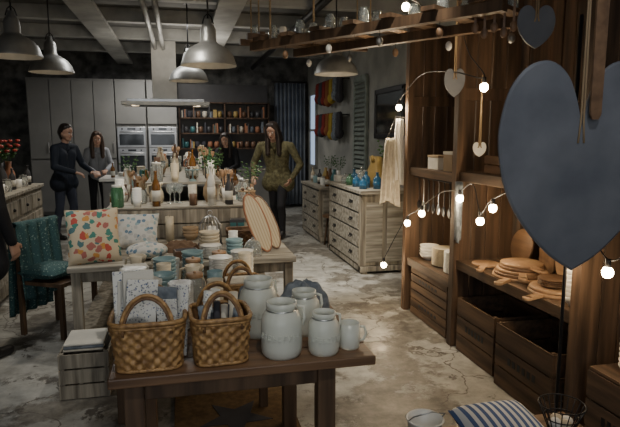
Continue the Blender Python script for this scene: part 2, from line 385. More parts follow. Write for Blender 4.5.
def wineglasses(x,y,z):
    b=B()
    for dx,dy in ((-.04,-.04),(.045,-.03),(0,.045)): b.lathe([(0,0),(.032,0),(.03,.004),(.005,.01),(.004,.08),(.03,.11),(.036,.14),(.03,.18),(.028,.18),(.034,.14),(.028,.112),(0,.09)],GLASS,(dx,dy,0),16)
    b.done('wine_glass_group',(x,y,z))
def gift(x,y,z,m,m2,s=(.11,.08,.07),rz=0):
    b=B(); b.box((0,0,s[2]/2),s,m); b.box((0,0,s[2]*.93),(s[0]*1.04,s[1]*1.04,s[2]*.16),m2); b.box((0,0,s[2]/2),(.014,s[1]*1.05,s[2]*1.03),m2); b.done('gift_box',(x,y,z),rz,bev=.003)
def cups(x,y,z,m,n=4,r=.038):
    b=B()
    for k in range(n): b.lathe([(0,0),(r*.7,0),(r,.075),(r*.94,.075),(r*.66,.006),(0,.006)],m,(0,0,k*.022),18)
    b.done('cup_stack',(x,y,z))
def utens(x,y,z,m):
    b=B(); b.lathe([(0,0),(.045,0),(.048,.13),(.043,.13),(.04,.01),(0,.01)],m)
    for k in range(7):
        a=k*.9; t=(.045*math.cos(a),.045*math.sin(a),.27+.02*math.sin(k*3)); b.tube([(.02*math.cos(a),.02*math.sin(a),.012),t],.004,BOARD,6); b.ball(t,.02,BOARD,10,(1,.4,1.4))
    b.done('utensil_crock',(x,y,z))
def folded(x,y,z,ms,w=.2,d=.15,n=5,name='folded_linen_stack',rz=0):
    b=B(); zz=0
    for k in range(n):
        h=random.uniform(.014,.022); b.box((random.uniform(-.004,.004),0,zz+h/2),(w,d,h*.95),ms[k%len(ms)]); zz+=h
    b.done(name,(x,y,z),rz,bev=.006)
def vase(x,y,z,m,s=1,sprig=False,name='ceramic_vase',big=1):
    b=B(); b.lathe([(0,0),(.035*s,0),(.06*s,.06*s),(.055*s,.12*s),(.025*s,.19*s),(.03*s,.24*s),(.024*s,.24*s),(.018*s,.19*s),(0,.05*s)],m,seg=22)
    if sprig:
        for k in range(9):
            a=k*2.4; e=Vector((.1*math.cos(a),.1*math.sin(a),.4+.05*math.sin(k)))*s; b.tube([(0,0,.1*s),(e.x*.3,e.y*.3,.28*s),e],.002,GRN,5)
            for q in(.6,.8,1): b.ball((e.x*q,e.y*q,.2*s+(e.z-.2*s)*q),.014*s*big,(GRN if q<1 or sprig!='red' else RED),8,(1,1,.6))
    b.done(name,(x,y,z))
def wicker(x,y,z,sx,sy,h,name='wicker_basket',m=WICK,hand=True,rz=0,cell=.024):
    b=B()
    def per(s,r,k):
        a=2*math.pi*s; c,sn=math.cos(a),math.sin(a); e=.42
        return ((sx/2*r+k)*math.copysign(abs(c)**e,c),(sy/2*r+k)*math.copysign(abs(sn)**e,sn))
    N=400; raw=[per(i/N,1,0) for i in range(N+1)]; cum=[0]
    for i in range(N): cum.append(cum[-1]+math.dist(raw[i],raw[i+1]))
    def at(f):
        t=f*cum[-1]; 
        i=min(N-1,int(np.searchsorted(cum,t,side='right'))-1); q=(t-cum[i])/max(1e-9,cum[i+1]-cum[i]); return (i+q)/N
    nc=max(10,int(cum[-1]/cell)//2*2); nr=max(4,round(h/.021)); A=[at(i/(nc*5)) for i in range(nc*5+1)]
    def fn(s,t):
        row=min(nr-1,int(t*nr-1e-6)); lt=t*nr-row
        k=.0055*math.sin(s*nc*math.pi+(row%2)*math.pi)*math.sin(math.pi*max(0,min(1,lt)))+.001
        q=per(A[int(round(s*nc*5))%(nc*5)],.86+.14*t,k); return (q[0],q[1],.004+t*h)
    b.grid(fn,nc*5,nr*4,m,cu=True)
    b.grid(lambda s,t:(*per(s,.82+.14*t,0),.012+t*(h-.012)),60,4,WICKD,cu=True)
    b.add([(*per(i/40,.84,0),.012) for i in range(40)],[tuple(range(40))],WICKD,False)
    for zz,rr in((h,.010),(h-.014,.006),(.009,.007)): b.tube([(*per(i/60,.99 if zz>.05 else .87,0),zz) for i in range(60)],rr,m,7,True)
    if hand:
        for sd in(-1,1):
            p=[]
            for i in range(17):
                a=math.pi*i/16; p.append((-.34*sx*math.cos(a),sd*(sy/2-.005-.045*math.sin(a)),h-.05+.13*math.sin(a)+.02))
            b.tube(p,.0075,m,8)
            b.tube([(q[0]*.91,q[1]+sd*.004,q[2]-.011) for q in p],.006,WICKD,8)
    return b.done(name,(x,y,z),rz)
# ---------------------------------------------------------------- tables
def table(name,x0,x1,y0,y1,z,mt,ml,leg=.07,shelfz=None,inset=(.05,.05),apron=True):
    b=B(); n=max(2,round((y1-y0)/.16)); w=(y1-y0)/n
    for k in range(n): b.box(((x0+x1)/2,y0+w*(k+.5),z-.02),(x1-x0,w-.003,.04),mt)
    xa,xb=x0+inset[0],x1-inset[1]; ya,yb=y0+.07,y1-.07
    for x in(xa,xb):
        for y in(ya,yb): b.box((x,y,(z-.04)/2),(leg,leg,z-.04),ml)
    if apron:
        for y in(ya,yb): b.box(((xa+xb)/2,y,z-.08),(xb-xa,.025,.08),ml)
        for x in(xa,xb): b.box((x,(y0+y1)/2,z-.08),(.025,yb-ya,.08),ml)
    if shelfz: b.box(((x0+x1)/2,(y0+y1)/2,shelfz),(x1-x0-.04,y1-y0-.04,.025),ml)
    b.done(name,bev=.006)
table('oak_display_table',-.29,.76,2.08,3.02,.75,TAB,TABL,leg=.075,inset=(.09,.2))
table('low_display_table',-.42,.5,3.14,3.94,.62,TAB,TABL,leg=.05)
table('whitewashed_display_table',-.78,.82,4.0,5.62,.75,WWX,WW,leg=.065,shelfz=.25)
table('long_display_table',-.76,.82,5.7,8.6,.88,WWX,WW,leg=.08,shelfz=.35)
# ---- near table goods
wicker(-.142,2.235,.75,.285,.27,.195)
wicker(.135,2.225,.75,.235,.25,.19,rz=R(3))
def cards(x,y,z,n,hh,ms,w=.12,name='patterned_paper_pack',tilt=.12,rz=0):
    b=B()
    for k in range(n):
        h=hh*random.uniform(.85,1.05)
        M=Matrix.Translation((random.uniform(-.02,.02),k*.022,0))@Euler((tilt+random.uniform(-.06,.06),random.uniform(-.12,.12),random.uniform(-.15,.15))).to_matrix().to_4x4()
        b.box((0,0,h/2),(w,.012,h),ms[k%len(ms)],M=M)
    b.done(name,(x,y,z),rz,bev=.003)
cards(-.19,2.22,.768,4,.34,[DOTS,PAPER,DOTS,PAPER],.12,rz=R(10),tilt=-.03)
cards(-.07,2.2,.768,3,.27,[DOTS,GRCL],.085,rz=R(-28),tilt=-.12)
def rolls(x,y,z,n,L,ms,name):
    b=B()
    for k in range(n):
        a=random.uniform(-.5,.5); r=random.uniform(.014,.02); px=(k%4-1.5)*.043; py=(k//4-.5)*.06
        b.tube([(px*.8,py*.8,.03),(px+math.sin(a)*L*.22,py,L*random.uniform(.8,1.1))],r,ms[k%len(ms)],10)
    b.done(name,(x,y,z))
rolls(.135,2.225,.768,8,.23,[GRCL,DKCL,LINEN,GRCL,DOTS],'rolled_cloth_bundle')
frostjar(.385,2.19,.75,.085,.225); frostjar(.53,2.42,.75,.074,.2); frostjar(.325,2.45,.75,.088,.26); frostjar(.56,2.17,.75,.066,.175)
mug(.68,2.2,.75,FROST,.045,.11,'frosted_glass_mug')
def heap(x,y,z,sx,sy,h,m,name,k=3):
    def fn(s,t):
        a=2*math.pi*s; r=math.sin(t*math.pi/2)
        zz=h*math.cos(t*math.pi/2)*(1+.25*math.sin(5*a+k)*r)
        w=1+.07*math.sin(7*a+k)+.05*math.sin(13*a)
        return (sx*r*w*math.cos(a),sy*r*w*math.sin(a),max(0,zz+.012*math.sin(18*r+3*math.sin(a*3))*r))
    b=B(); b.grid(fn,60,16,m,cu=True); return b.done(name,(x,y,z))
heap(.58,2.68,.75,.13,.11,.17,GRCL,'crumpled_grey_scarf'); heap(.36,2.78,.75,.1,.1,.15,GRCL,'crumpled_grey_scarf',5)
for k,(x,y) in enumerate([(-.2,2.55),(-.04,2.58),(.12,2.56),(-.2,2.76),(-.03,2.78),(.15,2.76),(-.19,2.94),(-.02,2.95),(.16,2.94)]):
    if k%3==1: plates(x,y,.75,WHITE,11,.068)
    elif k%3==0: gift(x,y,.75,PAPER,[KRAFT,LINEN,PAPER][k//3],(.12,.1,.12+.02*(k//3)),R(k*5))
    else: cups(x,y,.75,[WHITE,CREAM,PBLUE][k//3],6,.042)
MUST=mat('mustard_rug',(.15,.095,.042),.95,c2=(.09,.055,.025),scale=30)
b=B(); b.box((0,0,.006),(.7,.7,.012),MUST)
st=[(.22*(1 if k%2==0 else .42)*math.sin(k*math.pi/5),.22*(1 if k%2==0 else .42)*math.cos(k*math.pi/5)) for k in range(10)]
b.extr(st,.004,DKCL,Matrix.Translation((0,.0,.0135))@Euler((R(90),0,0)).to_matrix().to_4x4()); b.done('star_doormat',(.27,3.1,0))
crate(-.63,3.74,0,.3,.34,.3,'whitewashed_crate',WW,plaque=False)
folded(-.63,3.74,.301,[LINEN,GRCL,PAPER],.24,.28,3)
# ---- low table goods (z .62)
wicker(.33,3.36,.62,.26,.28,.15,m=WICK,hand=True)
folded(.33,3.36,.64,[LINEN,PBLUE],.17,.18,7)
for k,(x,y) in enumerate([(-.3,3.26),(-.12,3.24),(.06,3.26),(-.3,3.46),(-.12,3.46),(.06,3.46),(-.3,3.66),(-.12,3.66),(.06,3.66),(.24,3.68),(.4,3.68),(-.3,3.84),(-.12,3.84),(.06,3.84),(.24,3.85),(.4,3.85)]):
    t=k%6
    if t==0: gift(x,y,.62,[PAPER,KRAFT,TEAL][k%3],PAPER,(.14,.12,.2),R(k*4-10))
    elif t==1: bowls(x,y,.62,[WHITE,PBLUE,CREAM][k%3],8,.075)
    elif t==2: jar(x,y,.62,GLASS,.06,.24,BOARD)
    elif t==3: plates(x,y,.62,WHITE,20,.08)
    elif t==4: cups(x,y,.62,[CREAM,WHITE][k%2],9,.045)
    else: pitcher(x,y,.62,[WHITE,LINEN,CREAM][k%3],1.1,rz=2.5)
# ---- table 2 front
def cushion(x,y,z,w,h,t,m,name,rot):
    def fn(sgn):
        def f(s,q):
            X=(s-.5)*2;Y=(q-.5)*2; e=(1-X*X)**.5*(1-Y*Y)**.5 if abs(X)<1 and abs(Y)<1 else 0
            p=1-.06*(1-abs(X*Y))*(max(abs(X),abs(Y))**3)
            return (X*w/2*p,sgn*t/2*e**.7,Y*h/2*p)
        return f
    b=B(); b.grid(fn(1),20,20,m); b.grid(fn(-1),20,20,m); return b.done(name,(x,y,z),rot=rot)
cushion(-.62,4.18,.935,.36,.4,.14,FLOR,'floral_cushion',(R(-20),0,R(14)))
cushion(-.36,4.62,.89,.34,.3,.12,PATCH,'patchwork_cushion',(R(-34),0,R(-5)))
b=B(); b.ball((0,0,.06),.15,PATCH,28,(1,.85,.4)); b.ball((0,0,.118),.012,WHITE,10); b.done('round_patchwork_pouf',(-.26,4.2,.75))
heap(-.02,4.42,.75,.14,.09,.08,BRCL,'crumpled_brown_cloth')
b=B(); b.box((0,0,.035),(.17,.1,.07),BROWN); b.box((0,0,.068),(.15,.08,.01),DKCL); b.done('loaf_tin',(.02,4.12,.75),R(10),bev=.008)
plates(.2,4.12,.75,WHITE,8,.08); bowls(.37,4.09,.75,PBLUE,4,.065); bowls(.2,4.32,.75,CREAM,5,.08); cups(.38,4.3,.75,WHITE,5)
def ovalboard(x,y,z,w,h,m,rim,rot,name='oval_serving_tray'):
    b=B(); p=[(w/2*math.cos(2*math.pi*i/40),h/2+h/2*math.sin(2*math.pi*i/40)) for i in range(40)]
    b.extr(p,.014,m); b.tube([(q[0],0,q[1]) for q in p],.009,rim,8,True); b.done(name,(x,y,z),rot=rot)
ovalboard(.64,4.2,.765,.15,.46,STRR,TERR,(R(-14),R(-16),R(20)))
ovalboard(.73,4.3,.765,.14,.44,STRR,BROWN,(R(-14),R(-18),R(20)))
cloche(.51,4.12,.75,.065)
wicker(.47,4.56,.75,.24,.2,.13,hand=False,m=WICKD)
crate(.02,5.2,.75,1.3,.46,.26,'display_riser',WW,2,plaque=False)
def rnd_item(x,y,z,tall=False):
    k=random.random(); C=[WHITE,WHITE,CREAM,PBLUE,LINEN,DGREY,BROWN,TERR,BRCL,WHITE,CREAM,KRAFT]
    m=random.choice(C); g=random.choice([GLASS,GLASS,AMBER,GGLASS,GLASS])
    if tall and k<.35: bottle(x,y,z,random.choice([AMBER,GGLASS,WHITE,DGREY,CREAM,BROWN]),.036,random.uniform(.24,.36))
    elif k<.12: bowls(x,y,z,m,random.randint(3,7),.07)
    elif k<.22: plates(x,y,z,m,random.randint(6,16),.075)
    elif k<.30: mug(x,y,z,m,.046,.11,rz=random.uniform(0,6))
    elif k<.42: jar(x,y,z,random.choice([m,g]),random.uniform(.045,.06),random.uniform(.14,.24),random.choice([ZINC,BOARD,WHITE]))
    elif k<.5: cups(x,y,z,m,random.randint(4,8),.042)
    elif k<.56: candle(x,y,z,random.choice([WHITE,CREAM,TERR,BROWN]),.034,random.uniform(.1,.24))
    elif k<.64: pitcher(x,y,z,m,random.uniform(.8,1.0),rz=random.uniform(2,4))
    elif k<.68: teapot(x,y,z,m,random.choice([0,3.14])+random.uniform(-.3,.3)) if not tall else vase(x,y,z,m,1.1)
    elif k<.76: wineglasses(x,y,z)
    elif k<.81: gift(x,y,z,random.choice([KRAFT,PAPER,TEAL,TERR,PBLUE,YEL]),random.choice([PAPER,KRAFT,DGREY]),(.12,.1,random.uniform(.08,.18)),random.uniform(-.3,.3))
    elif k<.87: utens(x,y,z,m)
    elif k<.92: vase(x,y,z,m,1.1,sprig=random.random()<.6)
    elif k<.96: cakestand(x,y,z,m,.08,.12)
    else: cloche(x,y,z,.07)
def scatter(x0,x1,y0,y1,z,st,tall=False,p=.97):
    nx=int((x1-x0)/st); ny=max(1,int((y1-y0)/st))
    for i in range(nx):
        for j in range(ny):
            if random.random()<p: rnd_item(x0+(i+.5)*(x1-x0)/nx+random.uniform(-.004,.004),y0+(j+.5)*(y1-y0)/ny+random.uniform(-.004,.004),z,tall)
B().box((.02,5.2,1.018),(1.3,.46,.015),WWX).done('display_board')
scatter(-.62,.66,4.98,5.42,1.026,.16,True)
scatter(-.76,.8,5.44,5.61,.75,.165)
scatter(-.74,.34,4.79,4.96,.75,.165)
scatter(.36,.8,4.75,4.96,.75,.18)
scatter(-.76,-.34,5.72,8.57,.88,.165,True); scatter(.42,.8,5.72,8.57,.88,.165,True)
b=B()
for x in(-.3,.36): b.box((x,7.15,1.02),(.03,2.8,.28),WW)
b.box((.03,7.15,1.17),(.74,2.86,.022),WWX); b.done('display_riser')
scatter(-.33,.39,5.74,8.56,1.182,.175,True)
b=B()
b.cyl((0,0,0),.1,.02,BLK)
for k in range(14):
    a=2*math.pi*k/14; b.tube([(.09*math.cos(a),.09*math.sin(a),.02),(.09*math.cos(a),.09*math.sin(a),.17),(.05*math.cos(a),.05*math.sin(a),.23),(0,0,.25)],.003,STEEL,5)
b.tube([(.02*math.cos(a),0,.27+.02*math.sin(a)) for a in [2*math.pi*i/12 for i in range(12)]],.003,STEEL,5,True); b.done('wire_lantern',(.22,4.6,.75))
# ---------------------------------------------------------------- chair with textile (left)
b=B()
for x in(-.2,.2):
    b.box((x,.2,.45),(.035,.035,.9),TABL); b.box((x,-.2,.22),(.035,.035,.44),TABL)
b.box((0,0,.45),(.44,.44,.03),TABL)
for z in(.62,.75,.87): b.box((0,.2,z),(.4,.02,.06),TABL)
b.done('wooden_chair',(-1.04,4.98,0),R(60))
b=B()
def dr(s,t):
    x=(s-.5)*.46*(1+.12*abs(t-.5)); f=.018*math.sin(s*26+t*3)
    if t<.46: y=.165-.05*(.46-t)/.46+f; z=.93-(.46-t)/.46*.62
    elif t>.54: y=.235+.06*(t-.54)/.46+f; z=.93-(t-.54)/.46*.78
    else: a=(t-.46)/.08; y=.165+.07*a; z=.93+.015*math.sin(a*math.pi)
    return (x,y,z)
b.grid(dr,60,50,TEALP); o=b.done('draped_patterned_throw',(-1.04,4.98,0),R(60)); so=o.modifiers.new('s','SOLIDIFY'); so.thickness=.01; so.offset=0
cushion(-1.08,4.93,.535,.36,.36,.13,TEALP,'teal_cushion',(R(90),0,R(60)))
# ---------------------------------------------------------------- left cabinet
b=B(); dx=.16
b.box((-2.2+dx,6.65,.52),(.6,2.1,.96),WW); b.box((-2.2+dx,6.65,1.02),(.66,2.16,.04),WWX)
for k in range(4):
    y=5.87+k*.52; b.box((-1.895+dx,y,.42),(.02,.47,.62),WW); b.box((-1.885+dx,y,.42),(.015,.33,.48),WWX); b.box((-1.895+dx,y,.86),(.02,.47,.18),WW)
    b.ball((-1.875+dx,y,.86),.018,BLK,10); b.ball((-1.872+dx,y+.17,.5),.016,BLK,10)
for y in(5.65,7.65): b.box((-2.0+dx,y,.03),(.08,.08,.06),WW)
b.done('worn_sideboard',bev=.006)
for k in range(9):
    y=5.75+k*.22
    (mug if k%3==0 else jar if k%3==1 else bottle)(-1.84,y,1.04,[WHITE,GLASS,DGREY][k%3])
for k in range(6): vase(-2.06,5.9+k*.33,1.04,[WHITE,DGREY,TERR][k%3],1.2,sprig=('red' if k>2 else True),name='flower_vase',big=1.9)
# ---------------------------------------------------------------- dressers right
def dresser(name,v0,v1,h,d,rows,u0=2.05):
    b=B(); c=(v0+v1)/2; L=v1-v0
    b.box((u0+d/2,c,h/2+.04),(d-.03,L-.04,h-.12),WW); b.box((u0+d/2,c,h-.02),(d+.03,L+.04,.04),WWX)
    b.box((u0+d/2,c,.06),(d,L,.06),WW)
    for y in(v0+.05,v1-.05):
        for x in(u0+.05,u0+d-.05): b.box((x,y,.02),(.07,.07,.06),WW)
        b.box((u0+.03,y-.015*(1 if y>c else -1),h/2),(.06,.06,h-.06),WW)
    hh=(h-.16)/rows
    for k in range(rows):
        z=.1+hh*(k+.5)
        b.box((u0+.005,c,z),(.03,L-.18,hh-.025),WWX); b.box((u0+.012,c,z+hh/2),(.022,L-.12,.012),BLK)
        for s in(-1,1):
            y=c+s*L*.25; b.tube([(u0-.012,y-.05,z+.01),(u0-.03,y-.04,z-.012),(u0-.03,y+.04,z-.012),(u0-.012,y+.05,z+.01)],.005,BLK,6); b.box((u0-.012,y,z+.01),(.006,.13,.03),BLK)
    for x in (u0+d*.28,u0+d*.72): b.box((x,v0+.014,h/2),(d*.34,.012,h*.72),WWX)
    b.done(name,bev=.006)
dresser('chest_of_drawers',6.2,7.7,1.0,.6,4)
dresser('low_chest_of_drawers',8.2,9.5,.86,.5,3)
for i,(x,y,m,h) in enumerate([(2.15,6.45,BGLASS,.15),(2.24,6.6,BGLASS,.2),(2.16,6.75,BGLASS,.16),(2.27,6.88,GLASS,.24),(2.15,7.0,GGLASS,.15),(2.25,7.12,BGLASS,.2),(2.16,7.25,GLASS,.14),(2.32,6.42,BGLASS,.2)]):
    bottle(x,y,1.0,m,.05,h,'blue_glass_bottle')
pitcher(2.42,6.75,1.0,YEL,1.8,'tall_ceramic_jug',R(40)); plates(2.18,7.5,1.0,WHITE,8,.11); bowls(2.42,7.4,1.0,WHITE,5,.1); vase(2.48,6.5,1.0,CREAM,1.3,True); cloche(2.48,7.1,1.0,.1)
for k in range(5): (jar if k%2 else bottle)(2.2,8.35+k*.24,.86,[AMBER,WHITE,DGREY,PBLUE,CREAM][k])
for k in range(4): vase(2.4,8.4+k*.27,.86,[WHITE,TEAL,BROWN,YEL][k],1,k%2==0)
b=B(); b.cyl((0,0,.44),.17,.035,TAB)
for k in range(4):
    a=k*1.57+.78; b.tube([(.1*math.cos(a),.1*math.sin(a),.45),(.16*math.cos(a),.16*math.sin(a),.005)],.015,TABL)
b.done('wooden_stool',(2.2,7.95,0))
MIR=mat('mirror_glass',(.25,.28,.28),.08,.9)
b=B(); b.box((U1-.03,7.5,1.95),(.02,1.0,.6),MIR)
for dz in(-.32,.32): b.box((U1-.03,7.5,1.95+dz),(.05,1.12,.07),BLK)
for dy in(-.53,.53): b.box((U1-.03,7.5+dy,1.95),(.05,.07,.7),BLK)
b.done('framed_mirror',bev=.006)
GRSH=mat('sage_shutter',(.24,.28,.25),.7,c2=(.16,.19,.17),scale=8)
b=B()
for dy in(-.3,.3): b.box((U1-.03,8.8+dy,1.7),(.04,.07,1.7),GRSH)
for k in range(22): b.box((U1-.03,8.8,.9+k*.076),(.03,.55,.055),GRSH,rot=(0,R(35),0))
for z in(.85,2.55): b.box((U1-.03,8.8,z),(.04,.6,.08),GRSH)
b.done('louvred_shutter')
b=B()
for zz in (2.62,2.0):
    b.tube([(2.8,9.5,zz),(2.8,11.4,zz)],.015,BLK)
    for y in (9.5,11.4): b.tube([(2.8,y,zz),(2.895,y,zz)],.012,BLK)
REDY=mat('red_yarn',(.2,.025,.02),.95)
SK=[REDY,mat('yellow_yarn',(.38,.27,.04),.95),DKCL,mat('plum_yarn',(.1,.025,.06),.95),DKCL,mat('rust_yarn',(.25,.09,.03),.95),GRCL,mat('green_yarn',(.06,.11,.05),.95),REDY]
for z in(2.62,2.0):
    for k in range(7):
        y=9.65+k*.26; L=random.uniform(.3,.42); m=SK[(k*4+int(z))%9]
        for q in(-.05,.05):
            p=[(2.76+.02*math.sin(a),y+q+.035*math.sin(a),z-L/2+.02+L/2*math.cos(a)) for a in [2*math.pi*i/20 for i in range(20)]]
            b.tube(p,.038,m,8,True)
        b.ball((2.76,y,z-L*.85),.085,m,12,(1,1,1.2))
b.done('yarn_skein_rack')
# ---------------------------------------------------------------- shelf goods (right)
gift(2.2,4.2,1.354,KRAFT,PAPER,(.16,.16,.16)); gift(2.22,4.5,1.354,PAPER,KRAFT,(.18,.2,.12))
crate(2.26,3.5,1.374,.24,.34,.13,'small_wooden_box',BOARDD,2,plaque=False); crate(2.26,3.05,1.374,.24,.3,.13,'small_wooden_box',BOARDD,2,plaque=False)
vase(2.22,2.72,1.374,CREAM,1.0); bowls(2.26,4.7,1.354,WHITE,3,.07)
plates(2.2,4.13,.514,WHITE,16,.11); plates(2.22,4.4,.514,CREAM,14,.11); bowls(2.2,4.66,.514,WHITE,4,.09)
b=B(); b.tube([(2.1,3.96,1.27),(2.1,4.79,1.27)],.006,BLK)
for y in(3.97,4.78): b.tube([(2.1,y,1.27),(2.1,y,1.326)],.005,BLK)
for k in range(8):
    y=4.02+k*.1; b.tube([(2.1,y,1.275),(2.11,y,1.24),(2.11,y,1.05)],.005,BLK if k%3 else STEEL,6)
    b.ball((2.11,y,1.02),.034,BLK if k%3 else STEEL,12,(.3,1,1.3))
b.done('hanging_utensil_rail')
def towel(x,y,z0,z1,w,m,name,rz=0,k=4):
    b=B(); b.grid(lambda s,t:((s-.5)*w*(.35+.65*t**.6),.02*math.sin(s*k*6.28)*(1.2-t*.3),z1-(z1-z0)*t+.03*math.sin(s*5)*t),40,16,m)
    o=b.done(name,(x,y,0),rz); so=o.modifiers.new('s','SOLIDIFY'); so.thickness=.006
    return o
towel(2.03,3.82,.85,1.3,.2,GRCL,'hanging_tea_towel',R(70))
towel(1.93,4.97,1.0,1.62,.22,LINEN,'hanging_linen_towel',R(10))
towel(2.02,5.0,1.2,1.8,.14,WHITE,'hanging_linen_towel',R(30),3)
b=B(); b.tube([(2.05,4.88,1.8),(2.0,5.04,1.82),(1.9,5.0,1.62)],.007,BLK); b.box((2.05,4.875,1.8),(.04,.02,.08),BLK); b.done('iron_wall_hook')
def roundboard(x,y,z,r,name='round_cutting_board',rot=(0,0,0),handle=True,m=BOARD,t=.02):
    b=B(); b.lathe([(0,0),(r-.004,0),(r,.004),(r,t-.004),(r-.004,t),(0,t)],m,seg=40)
    if handle:
        b.box((0,-r-.05,t/2),(.045,.14,t*.9),m); b.cyl((0,-r-.12,.001),.028,t*.9,m)
    return b.done(name,(x,y,z),rot=rot)
z=.694
for k,(r) in enumerate((.19,.18,.165,.15,.14)): roundboard(2.24,3.3,z,r,rot=(0,0,R(-60+k*14)),handle=k%2==0,m=[BOARD,BOARDD][k%2]); z+=.0205
z=.694
for k,(r) in enumerate((.17,.16)): roundboard(2.22,2.9,z,r,rot=(0,0,R(-70+k*10)),handle=k==0); z+=.0205
plates(2.2,2.9,z+.001,BOARDD,4,.1,'wooden_plate_stack')
bowls(2.14,2.64,.694,WHITE,7,.07); bowls(2.38,2.66,.694,WHITE,6,.07)
roundboard(2.42,3.0,.868,.17,rot=(R(0),R(-78),R(0)),handle=False); roundboard(2.46,3.62,.83,.13,rot=(0,R(-80),0),handle=False,m=BOARDD)
def paddle(x,y,z,w,h,rot,name='wooden_paddle_board',m=BOARD):
    p=[(-w/2,.03),(-w/2+.03,0),(w/2-.03,0),(w/2,.03),(w/2,h*.62),(w*.3,h*.7),(.022,h*.76),(.022,h*.97),(0,h),(-.022,h*.97),(-.022,h*.76),(-w*.3,h*.7),(-w/2,h*.62)]
    b=B(); b.extr(p,.018,m); return b.done(name,(x,y,z),rot=rot,bev=.004)
paddle(2.48,3.36,.697,.17,.42,(0,0,R(90)),m=BOARDD)
roundboard(2.17,3.64,.697,.1,rot=(0,0,R(-40)),handle=True)
B().box((2.24,2.12,.468),(.45,.45,.014),CRATE).done('crate_lid')
bowls(2.13,2.16,.476,WHITE,6,.085); bowls(2.32,2.1,.476,CREAM,5,.085)
b=B(); b.lathe([(0,0),(.06,0),(.08,.12),(.072,.12),(.05,.01),(0,.01)],TERR)
for k in range(18):
    a=k*2.4; e=Vector((.24*math.cos(a),.24*math.sin(a),.22+.16*random.random()))
    pts=[(0,0,.1),(e.x*.4,e.y*.4,.22),tuple(e)]; b.tube(pts,.003,GRN,5)
    for q in range(14):
        t=.25+.75*q/14; p=Vector((e.x*t,e.y*t,.1+(e.z-.1)*t)); 
        for sd in(-1,1): b.tube([p,p+Vector((sd*.035*math.sin(a)+.012*math.cos(a),-sd*.035*math.cos(a),.02))],.0028,GRN,4)
b.done('potted_fir',(2.26,1.74,.78)) 
b=B(); b.box((0,0,.765),(.26,.26,.025),PL_Y)
for a in(-.1,.1):
    for c in(-.1,.1): b.box((a,c,.376),(.035,.035,.752),PL_M)
b.box((0,0,.3),(.23,.23,.02),PL_Y); b.done('plant_stand',(2.26,1.74,0),bev=.004)
# ---------------------------------------------------------------- hearts & hanging things
def smooth(P,n=6):
    P=[Vector(p) for p in P]; out=[]
    for i in range(len(P)-1):
        p0=P[max(i-1,0)];p1=P[i];p2=P[i+1];p3=P[min(i+2,len(P)-1)]
        for k in range(n):
            t=k/n; out.append(.5*((2*p1)+(-p0+p2)*t+(2*p0-5*p1+4*p2-p3)*t*t+(-p0+3*p1-3*p2+p3)*t**3))
    out.append(P[-1]); return out
def heart(w,h,t,m,name,loc,rz,cord=None):
    half=smooth([(0,.70,0),(.07,.82,0),(.2,.94,0),(.42,1,0),(.68,.975,0),(.89,.87,0),(.99,.72,0),(1,.6,0),(.93,.44,0),(.78,.30,0),(.55,.175,0),(.28,.07,0),(0,0,0)],4)
    P=[(p.x*w/2,p.y*h) for p in half]+[(-p.x*w/2,p.y*h) for p in half[-2:0:-1]]; n=len(P)
    b=B(); cx,cz=0,h*.5
    def ring(k,yy): return [(cx+(p[0]-cx)*k,yy,cz+(p[1]-cz)*k) for p in P]
    rs=[ring(.975,-t/2),ring(1,-t*.25),ring(1,t*.25),ring(.975,t/2)]
    vs=sum(rs,[]); fs=[]
    for j in range(3):
        for i in range(n): fs.append((j*n+i,j*n+(i+1)%n,(j+1)*n+(i+1)%n,(j+1)*n+i))
    vs+= [(cx,-t/2,cz),(cx,t/2,cz)]
    for i in range(n): fs.append((4*n,i,(i+1)%n)); fs.append((4*n+1,3*n+(i+1)%n,3*n+i))
    b.add(vs,fs,m,False)
    if cord:
        yy=-t/2-.003
        b.tube([(-.012,yy,h*.62),(-.006,yy,h*.72),(0,0,cord)],.004,ROPE,6); b.tube([(.012,yy,h*.62),(.006,yy,h*.72),(0,0,cord)],.004,ROPE,6)
    return b.done(name,loc,rz)
heart(.665,.85,.022,SLATE,'slate_heart',(1.575,1.98,1.09),R(-10),cord=2.1)
b=B(); p=[(-.022,.02),(-.012,0),(.012,0),(.022,.02),(.026,.7),(.02,.9),(-.02,.9),(-.026,.7)]; b.extr(p,.012,BOARDD); b.tube([(0,0,.88),(0,0,1.62)],.004,ROPE,6)
b.done('hanging_wooden_spatula',(1.6,1.93,1.71),R(-10))
heart(.15,.2,.015,SLATE,'small_slate_heart',(1.94,3.78,1.92),R(-12),cord=.9)
heart(.2,.22,.012,SLATE,'small_slate_heart',(1.84,2.7,2.1),R(-12),cord=.98)
heart(.09,.1,.01,WHITE,'small_white_heart',(2.0,3.5,1.5),R(-20),cord=.55)
b=B(); b.tube([(0,0,0),(0,0,2.2)],.009,BLK); b.lathe([(0,0),(.09,0),(.09,.012),(0,.02)],BLK); b.done('iron_display_stand',(1.83,2.34,0))
b=B()
for k in range(5):
    b.tube([(k*.05,0,0),(k*.05,0,.35)],.003,ROPE,5)
    pz=-.02-.03*(k%2); b.box((k*.05,0,pz-.05),(.012,.01,.16),BOARDD); b.ball((k*.05,0,pz-.15),.02,BOARDD,10,(1,.35,1.5))
b.tube([(-.05,0,.35),(.25,0,.35)],.008,PL_M); b.tube([(-.03,0,.35),(-.03,0,.82)],.003,ROPE,5); b.tube([(.23,0,.35),(.23,0,.82)],.003,ROPE,5)
b.done('hanging_wooden_spoon_rack',(1.6,2.9,2.4),R(-30))
